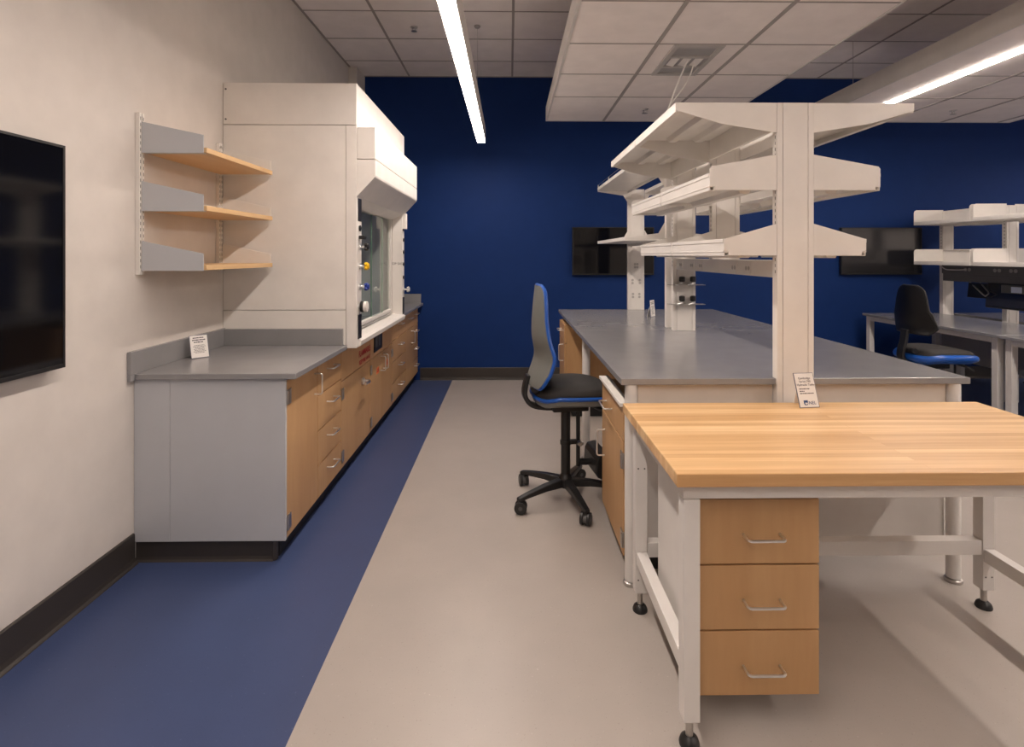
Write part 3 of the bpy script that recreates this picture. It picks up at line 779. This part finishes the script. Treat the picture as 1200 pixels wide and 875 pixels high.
r = cabinet('drawer_unit', 'maple three-drawer unit hanging under the butcher-block table', 'drawer unit', '-y', pyf, px0, px1, .105, .745, .46,
        [dict(kind='drawer', u0=px0, u1=px1, z0=a, z1=b, handle=((px0+px1)/2+.008, a+.094, False), hl=.115) for a, b in zip(zz, zz[1:])], body='white_leg')

# black power lead looping behind the drawer unit
o = MB().tube(curve_pts((1.16, 2.30, .752), (1.10, 2.31, .60), (.05, 0, -.02)), .005, 8).build('power_lead', 'black_plastic', smooth=True, bevel=0)
tag(o, 'black power lead hanging under the butcher-block table beside the drawer unit', 'cable')

# ------------------------------------------------------------------ chairs
def catmull(pts, n):
    out = []
    P = [Vector(p) for p in pts]; P = [2*P[0]-P[1]] + P + [2*P[-1]-P[-2]]
    for i in range(1, len(P)-2):
        for k in range(n):
            t = k/n
            a, b, c, d = P[i-1], P[i], P[i+1], P[i+2]
            out.append(.5*((2*b) + (c-a)*t + (2*a-5*b+4*c-d)*t*t + (3*b-a-3*c+d)*t**3))
    out.append(P[-2])
    return out
def lerp_tab(tab, z):
    if z <= tab[0][0]: return tab[0][1]
    for (a, b), (c, d) in zip(tab, tab[1:]):
        if z <= c:
            t = (z-a)/(c-a); t = t*t*(3-2*t) if False else t
            return b + (d-b)*t
    return tab[-1][1]

def lab_chair(loc, rz, label, drop, shell, rim_r, footrest, caster_rot=0, zlow=.715, ztop=1.30, back_rim='blue_plastic', seat_under=None):
    r = thing('lab_chair', label, 'chair', loc, rz, group='black lab chairs with blue rims')
    I = Matrix.Identity(4)
    D = -drop
    # base
    legs_a = [math.radians(-4 + 72*k) - rz + caster_rot for k in range(5)]
    R = .325
    MB().lathe([(.030, .075), (.045, .085), (.048, .125), (.034, .150), (.0295, .16)], seg=24).build('hub', 'black_plastic', r, bevel=0, smooth=True, xf=I)
    for a in legs_a:
        d = Vector((math.cos(a), math.sin(a), 0)); n = Vector((-d.y, d.x, 0))
        b = MB(); rings = []
        for t, w, zt, zb in ((.03, .024, .135, .085), (.15, .022, .125, .088), (.28, .019, .104, .078), (.345, .017, .090, .068)):
            rings.append([b.bm.verts.new(tuple(d*t + n*sx_*w + Vector((0,0,z)))) for sx_, z in ((-1, zb), (1, zb), (1, zt), (-1, zt))])
        for A, B in zip(rings, rings[1:]):
            for k in range(4): b.face([A[k], A[(k+1) % 4], B[(k+1) % 4], B[k]])
        b.face(rings[0][::-1]); b.face(rings[-1])
        lg = b.build('base_leg', 'black_plastic', r, bevel=.006, xf=I)
        c = d*R
        ca = a + 0.9
        e = Vector((math.cos(ca), math.sin(ca), 0)); w = MB()
        w.cyl(tuple(c + e*.010 + Vector((0,0,.036))), tuple(c + e*.028 + Vector((0,0,.036))), .036, 20)
        w.cyl(tuple(c - e*.010 + Vector((0,0,.036))), tuple(c - e*.028 + Vector((0,0,.036))), .036, 20)
        cs = w.build('caster', 'black_plastic', lg, bevel=.003, smooth=True, xf=I)
        k = MB(); k.cyl(tuple(c + Vector((0,0,.035))), tuple(c + Vector((0,0,.072))), .010, 12).cyl(tuple(c - e*.0095 + Vector((0,0,.034))), tuple(c + e*.0095 + Vector((0,0,.034))), .026, 16)
        k.cyl(tuple(c - e*.0285 + Vector((0,0,.036))), tuple(c + e*.0285 + Vector((0,0,.036))), .012, 12)
        k.build('caster_fork', 'dark_metal', lg, bevel=0, smooth=True, xf=I)
    MB().lathe([(.0285, .15), (.0285, .54+D), (.026, .545+D)], seg=24).build('column_sleeve', 'black_plastic', r, bevel=0, smooth=True, xf=I)
    MB().lathe([(.020, .543+D), (.020, .57+D)], seg=20).build('gas_lift', 'black_plastic', r, bevel=0, smooth=True, xf=I)
    # mechanism
    k = MB().box(-.09, .13, -.06, .06, .545+D, .625+D).box(-.05, .06, -.085, .085, .575+D, .622+D)
    k.build('mechanism', 'black_plastic', r, bevel=.008, xf=I)
    MB().tube([(.10, -.05, .60+D), (.13, -.12, .595+D), (.17, -.17, .585+D), (.215, -.19, .555+D)], [.007, .007, .012, .009], 10).build('lever', 'black_plastic', r, bevel=0, smooth=True, xf=I)
    # back support arm
    path = catmull([(-.05, 0, .565+D), (-.14, 0, .568+D), (-.215, 0, .588+D), (-.252, 0, .64+D), (-.248, 0, .705+D), (-.230, 0, .765+D)] + ([(-.215, 0, .87+D)] if zlow > .8 else []), 5)
    am = MB(); rings = []
    for i, p in enumerate(path):
        t = (path[min(i+1, len(path)-1)] - path[max(i-1, 0)]).normalized(); nn = Vector((-t.z, 0, t.x))
        rings.append([am.bm.verts.new(tuple(p + nn*a + Vector((0, b, 0)))) for a, b in ((.013, .036), (-.013, .036), (-.013, -.036), (.013, -.036))])
    for A, B in zip(rings, rings[1:]):
        for q in range(4): am.face([A[q], A[(q+1) % 4], B[(q+1) % 4], B[q]])
    am.face(rings[0][::-1]); am.face(rings[-1])
    arm = am.build('back_arm', 'black_plastic', r, bevel=.006, xf=I)
    MB().cyl((-.205, -.055, .70+D), (-.205, -.10, .70+D), .024, 18).cyl((-.205, -.02, .70+D), (-.205, -.055, .70+D), .012, 12).build('tension_knob', 'black_plastic', arm, bevel=.003, smooth=True, xf=I)
    # backrest
    prof = [(.715, -.222), (.76, -.212), (.82, -.188), (.886, -.170), (.94, -.180), (.99, -.190), (1.06, -.190), (1.13, -.186), (1.22, -.178), (1.30, -.168)]
    wid = [(.715, .165), (.74, .195), (.80, .218), (.90, .222), (1.0, .200), (1.1, .175), (1.2, .155), (1.26, .135), (1.285, .11), (1.30, .075)]
    NU, NV = 12, 34
    zs = [zlow + (ztop-zlow)*i/NV for i in range(NV+1)]
    wid = [(a + (ztop-1.30 if a > 1.05 else 0), b) for a, b in wid]
    if zlow > .72: wid = [(zlow, .165), (zlow+.03, .20)] + [q for q in wid if q[0] > zlow+.05]
    def bp(u, z, off=0.0):
        w_ = lerp_tab(wid, z)
        x_ = sum(lerp_tab(prof, z + dz) for dz in (-.03, -.015, 0, .015, .03)) / 5
        return Vector((x_ + .055*(abs(u)*w_/.22)**2 + off, u*w_, z + D))
    def sheet(o0, o1, inset):
        b = MB(); g = []
        zz_ = [zs[0] + inset + (zs[-1]-zs[0]-2*inset)*i/NV for i in range(NV+1)]
        for o_ in (o0, o1):
            g.append([[b.bm.verts.new(tuple(bp(-1+2*j/NU, z, (o_(j/NU*2-1, (z-zlow)/(ztop-zlow)) if callable(o_) else o_)) - Vector((0, (-1+2*j/NU)*inset*.6, 0)))) for j in range(NU+1)] for z in zz_])
        for q, G in enumerate(g):
            for i in range(NV):
                for j in range(NU): b.face([G[i][j], G[i][j+1], G[i+1][j+1], G[i+1][j]])
        A, B = g
        for i in range(NV):
            b.face([A[i][0], A[i+1][0], B[i+1][0], B[i][0]]); b.face([A[i][NU], B[i][NU], B[i+1][NU], A[i+1][NU]])
        for j in range(NU):
            b.face([A[0][j], B[0][j], B[0][j+1], A[0][j+1]]); b.face([A[NV][j], A[NV][j+1], B[NV][j+1], B[NV][j]])
        return b
    sheet(-.014, 0.0, 0).build('back_shell', shell, r, bevel=0, smooth=True, xf=I)
    dome = lambda u, v: .004 + .026*max(0, 1-abs(u)**4)*max(0, 1-abs(2*v-1)**8)
    sheet(.001, dome, .006).build('back_cushion', 'black_fabric', r, bevel=0, smooth=True, xf=I)
    loop = [bp(-1, z) for z in zs] + [bp(-1+2*j/NU, zs[-1]) for j in range(1, NU)] + [bp(1, z) for z in zs[::-1]] + [bp(1-2*j/NU, zs[0]) for j in range(1, NU)]
    MB().tube([tuple(p) for p in loop], min(rim_r, .011), 8, closed=True).build('back_rim', back_rim, r, bevel=0, smooth=True, xf=I)
    # seat
    N = 40
    def outline(k, sc=1.0):
        a = 2*PI*k/N
        ca, sa_ = math.cos(a), math.sin(a)
        n = 3.2
        q = (abs(ca)**n + abs(sa_)**n) ** (-1/n)
        xx, yy = ca*q*.235*sc, sa_*q*.238*sc
        xx += .035
        yy *= 1 - .10*max(0, -(xx-.035)/.235)
        zz_ = .664 + D - .022*max(0, ((xx-.06)/.21))**2 - (.02 if xx < -.08 else 0)*min(1, (-.08-xx)/.08)
        return Vector((xx, yy, zz_))
    def puck(layers, name, mat):
        b = MB(); rings = []
        for sc, dz in layers: rings.append([b.bm.verts.new(tuple(outline(k, sc) + Vector((0, 0, dz)))) for k in range(N)])
        for A, B in zip(rings, rings[1:]):
            for k in range(N): b.face([A[k], A[(k+1) % N], B[(k+1) % N], B[k]])
        b.face(rings[0][::-1]); b.face(rings[-1])
        return b.build(name, mat, r, bevel=0, smooth=True, xf=I)
    puck([(.55, -.056), (.88, -.050), (.985, -.034), (1.0, -.004)], 'seat_shell', seat_under or shell)
    puck([(.99, .003), (1.0, .020), (.97, .040), (.88, .054), (.6, .060), (.3, .056), (.05, .054)], 'seat_cushion', 'black_fabric')
    MB().tube([tuple(outline(k, 1.0)) for k in range(N)], rim_r, 10, closed=True).build('seat_rim', 'blue_plastic', r, bevel=0, smooth=True, xf=I)
    if footrest:
        fr = MB().cyl((0,0,.335), (0,0,.362), .034, 20).box(.02, .085, -.016, .016, .336, .360).build('footrest_collar', 'black_plastic', r, bevel=.003, xf=I)
        MB().cyl((.078, -.022, .349), (.078, -.055, .349), .014, 14).lathe([(.004, 0), (.022, .004), (.022, .012)], (.078, -.05, .343), 12).build('clamp_knob', 'steel', fr, bevel=0, smooth=True, xf=I)
        MB().cyl((.078, 0, .20), (.078, 0, .62+D), .0125, 16).build('footrest_bar', 'black_plastic', r, bevel=0, smooth=True, xf=I)
        MB().tube([(.078, 0, .225), (.13, 0, .222), (.16, 0, .225)], .020, 12).build('footrest_arm', 'black_plastic', r, bevel=0, smooth=True, xf=I)
        b = MB().prism([(.150, .20), (.165, .17), (.19, .155), (.215, .165), (.235, .30), (.222, .31), (.17, .30), (.155, .27)], 'y', -.13, .13)
        b.build('foot_paddle', 'black_plastic', r, bevel=.012, xf=I)
    return r
lab_chair((.341, 3.30, 0), math.radians(8), 'tall lab chair with a grey shell and blue rims, pulled up to the island', 0, 'grey_plastic', .012, True)
lab_chair((3.55, 4.55, 0), math.radians(2), 'black lab chair with a blue seat edge at the right-hand bench', .012, 'black_plastic', .028, False, .3, .845, 1.235, 'black_plastic', 'blue_plastic')

# ------------------------------------------------------------------ right-hand benches
BX0, BX1, BZ = 4.10, 4.98, .81
def bench(y0, y1, x0, x1, label):
    r = thing('lab_bench', label, 'bench', ((x0+x1)/2, (y0+y1)/2, 0), group='grey topped lab benches on the right')
    MB().box(x0, x1, y0, y1, BZ-.026, BZ).build('bench_top', 'epoxy_top', r, bevel=.003)
    a = MB().box(x0+.03, x0+.072, y0+.09, y1-.09, BZ-.075, BZ-.0265).box(x1-.072, x1-.03, y0+.09, y1-.09, BZ-.075, BZ-.0265)
    a.box(x0+.09, x1-.09, y0+.04, y0+.08, BZ-.075, BZ-.0265).box(x0+.09, x1-.09, y1-.08, y1-.04, BZ-.075, BZ-.0265)
    a.build('frame_rail', 'white_leg', r, bevel=.002)
    for xx in (x0+.03, x1-.085):
        for yy in (y0+.03, y1-.085):
            lg = MB().box(xx, xx+.055, yy, yy+.058, .06, BZ-.027).build('leg', 'white_leg', r, bevel=.002)
            MB().lathe([(.028, 0), (.028, .012), (.012, .02), (.012, .06)], (xx+.0275, yy+.029, 0), 16).build('leveller', 'black_plastic', lg, bevel=0)
    MB().box(x1-.03, x1-.012, y0+.1, (y0+y1)/2-.03, .32, BZ-.09).box(x1-.03, x1-.012, (y0+y1)/2+.03, y1-.1, .32, BZ-.09).build('modesty_panel', 'modesty_grey', r, bevel=.001)
    return r
bench(4.52, 6.27, BX0, BX1, 'lab bench on the right nearest the blue wall, the black chair beside it')
bench(2.70, 4.505, BX0, BX1, 'lab bench on the right holding the grey drawer pedestal, cut by the picture edge')
bench(4.52, 6.27, 5.15, 6.03, 'lab bench back to back behind the bench with the black chair')
cabinet('drawer_pedestal', 'grey drawer pedestal under the nearer lab bench at the right edge', 'drawer unit', '-x', 4.215, 3.90, 4.37, .06, .67, .52,
        [dict(kind='drawer', u0=3.90, u1=4.37, z0=a, z1=b) for a, b in ((.06, .26), (.26, .465), (.465, .652))], body='pedestal_grey', front='pedestal_grey')

UX = 5.065
def bench_post(y, label):
    r = thing('bench_post', label, 'post', (UX, y, 0), group='white posts of the right-hand bench shelves')
    MB().box(UX-.062, UX+.062, y+.003, y+.05, 0, 1.985).build('post_core', W, r, bevel=.0015)
    MB().box(UX-.062, UX-.040, y-.003, y+.003, 0, 1.985).box(UX+.040, UX+.062, y-.003, y+.003, 0, 1.985).box(UX-.036, UX+.036, y-.003, y+.003, 0, 1.985).build('cover_plate', W, r, bevel=.001)
    s = MB(); z = 1.40
    while z < 1.95: s.box(UX-.0632, UX-.0615, y+.020, y+.026, z, z+.018); z += .035
    s.build('slots', 'dark_metal', r, bevel=0)
bench_post(6.215, 'white post of the right-hand shelves nearest the blue wall')
bench_post(5.41, 'second white post of the right-hand shelves from the blue wall')
bench_post(4.60, 'white post of the right-hand shelves at the joint of the two benches')
def bench_shelf(z, y0, y1, lab, xs=-1):
    out, inn = UX + xs*.405, UX + xs*.064
    r = thing('bench_shelf', lab, 'shelf', ((out+inn)/2, (y0+y1)/2, z), group='white metal shelves over the right-hand bench')
    MB().box(out, inn, y0+.004, y1-.004, z+.010, z+.016).box(out, out-xs*.004, y0+.004, y1-.004, z, z+.040).box(inn+xs*.006, inn, y0+.004, y1-.004, z-.012, z+(.165 if y1 > 6 else .02)).build('shelf_pan', W, r, bevel=.001)
    for yb in (y0, y1-.004):
        pts = [(inn, z), (out, z), (out, z+.145), (out-xs*.010, z+.165), (out-xs*.03, z+.174), (inn, z+.176)]
        MB().prism(pts, 'y', yb, yb+.004).build('bracket', W, r, bevel=.0006)
for z, nm in ((1.825, 'upper'), (1.375, 'lower')):
    bench_shelf(z, 5.45, 6.21, f'{nm} white shelf on the right-hand bench, in the bay nearest the blue wall')
    bench_shelf(z, 4.64, 5.41, f'{nm} white shelf on the right-hand bench, in the bay cut by the picture edge')
    bench_shelf(z, 5.45, 6.21, f'{nm} white shelf facing away behind the right-hand bench posts', 1)
r = thing('service_rail', 'dark grey outlet rail under the lower shelf of the right-hand bench', 'rail', (UX, 5.4, 1.27))
MB().box(UX-.075, UX-.064, 4.0, 6.215, 1.275, 1.372).build('outlet_face', 'rail_grey', r, bevel=.001)
MB().box(UX-.072, UX-.064, 4.0, 6.00, 1.19, 1.262).box(UX-.078, UX-.072, 4.0, 6.00, 1.19, 1.20).box(UX-.078, UX-.072, 4.0, 6.00, 1.252, 1.262).build('mount_channel', 'rail_grey', r, bevel=.001)
MB().box(UX-.064, UX-.063, 4.0, 6.21, 1.19, 1.372).build('rail_core', 'rail_grey', r, bevel=.001)
for yy in (5.86, 5.50, 5.32, 5.0):
    for k in (-.025, .025):
        MB().cyl((UX-.075, yy+k, 1.325), (UX-.079, yy+k, 1.325), .019, 14).build('socket', 'outlet_grey', r, bevel=0)
MB().tube(catmull([(UX-.09, 6.19, 1.345), (UX-.10, 6.12, 1.32), (UX-.10, 5.98, 1.318), (UX-.085, 5.87, 1.325)], 6), .006, 8).build('plug_lead', W, r, smooth=True, bevel=0)
# monitor on an arm, hung below the rail
r = thing('monitor', 'black flat monitor hung on a silver arm above the right-hand bench', 'monitor', (UX-.2, 5.2, .98))
MB().prism([(UX-.16, .95), (UX-.115, .94), (UX-.085, 1.185), (UX-.13, 1.20)], 'y', 4.72, 5.55).build('monitor_case', 'black_plastic', r, bevel=.006)
MB().prism([(UX-.1625, .965), (UX-.161, .965), (UX-.1335, 1.185), (UX-.135, 1.185)], 'y', 4.74, 5.53).build('display', 'screen_satin', r, bevel=0)
MB().prism([(UX-.115, 1.03), (UX-.085, 1.03), (UX-.07, 1.185), (UX-.1, 1.185)], 'y', 5.55, 5.82).build('bracket_plate', 'black_plastic', r, bevel=.003)
MB().tube([(UX-.074, 5.83, 1.188), (UX-.17, 5.56, 1.075), (UX-.18, 5.52, 1.06), (UX-.19, 5.47, 1.09), (UX-.17, 5.50, 1.11), (UX-.076, 5.70, 1.188)], .007, 8).build('support_arm', 'steel', r, bevel=0, smooth=True)
b = MB().box(UX-.20, UX-.165, 5.09, 5.32, 1.11, 1.19).build('control_box', 'dark_metal', r, bevel=.002)
MB().box(UX-.202, UX-.20, 5.10, 5.21, 1.118, 1.175).build('label_plate', 'sky_label', b, bevel=0)

# ------------------------------------------------------------------ camera
cam = bpy.data.cameras.new('camera'); co = bpy.data.objects.new('camera', cam); COL.objects.link(co)
F = 638.0
cam.sensor_width = 36; cam.sensor_fit = 'HORIZONTAL'; cam.lens = F * 36 / 1200
th = math.radians(.81)
co.location = (0, 0, H); co.rotation_euler = (PI/2, 0, -th)
cam.shift_y = -(437.5 - 299) / 1200
cam.shift_x = -6.0 / 1200
cam.clip_start = .05
S.camera = co

w = bpy.data.worlds.new('world'); S.world = w; w.use_nodes = True
w.node_tree.nodes['Background'].inputs[0].default_value = (0.02, 0.02, 0.022, 1)
S.view_settings.view_transform = 'Standard'; S.view_settings.look = 'None'
S.view_settings.gamma = 1.0; S.view_settings.use_curve_mapping = False
S.view_settings.exposure = 1.62
S.cycles.use_denoising = True
S.cycles.max_bounces = 10; S.cycles.diffuse_bounces = 6; S.cycles.glossy_bounces = 4; S.cycles.transmission_bounces = 8
S.cycles.sample_clamp_indirect = 8.0
S.cycles.caustics_reflective = False; S.cycles.caustics_refractive = False
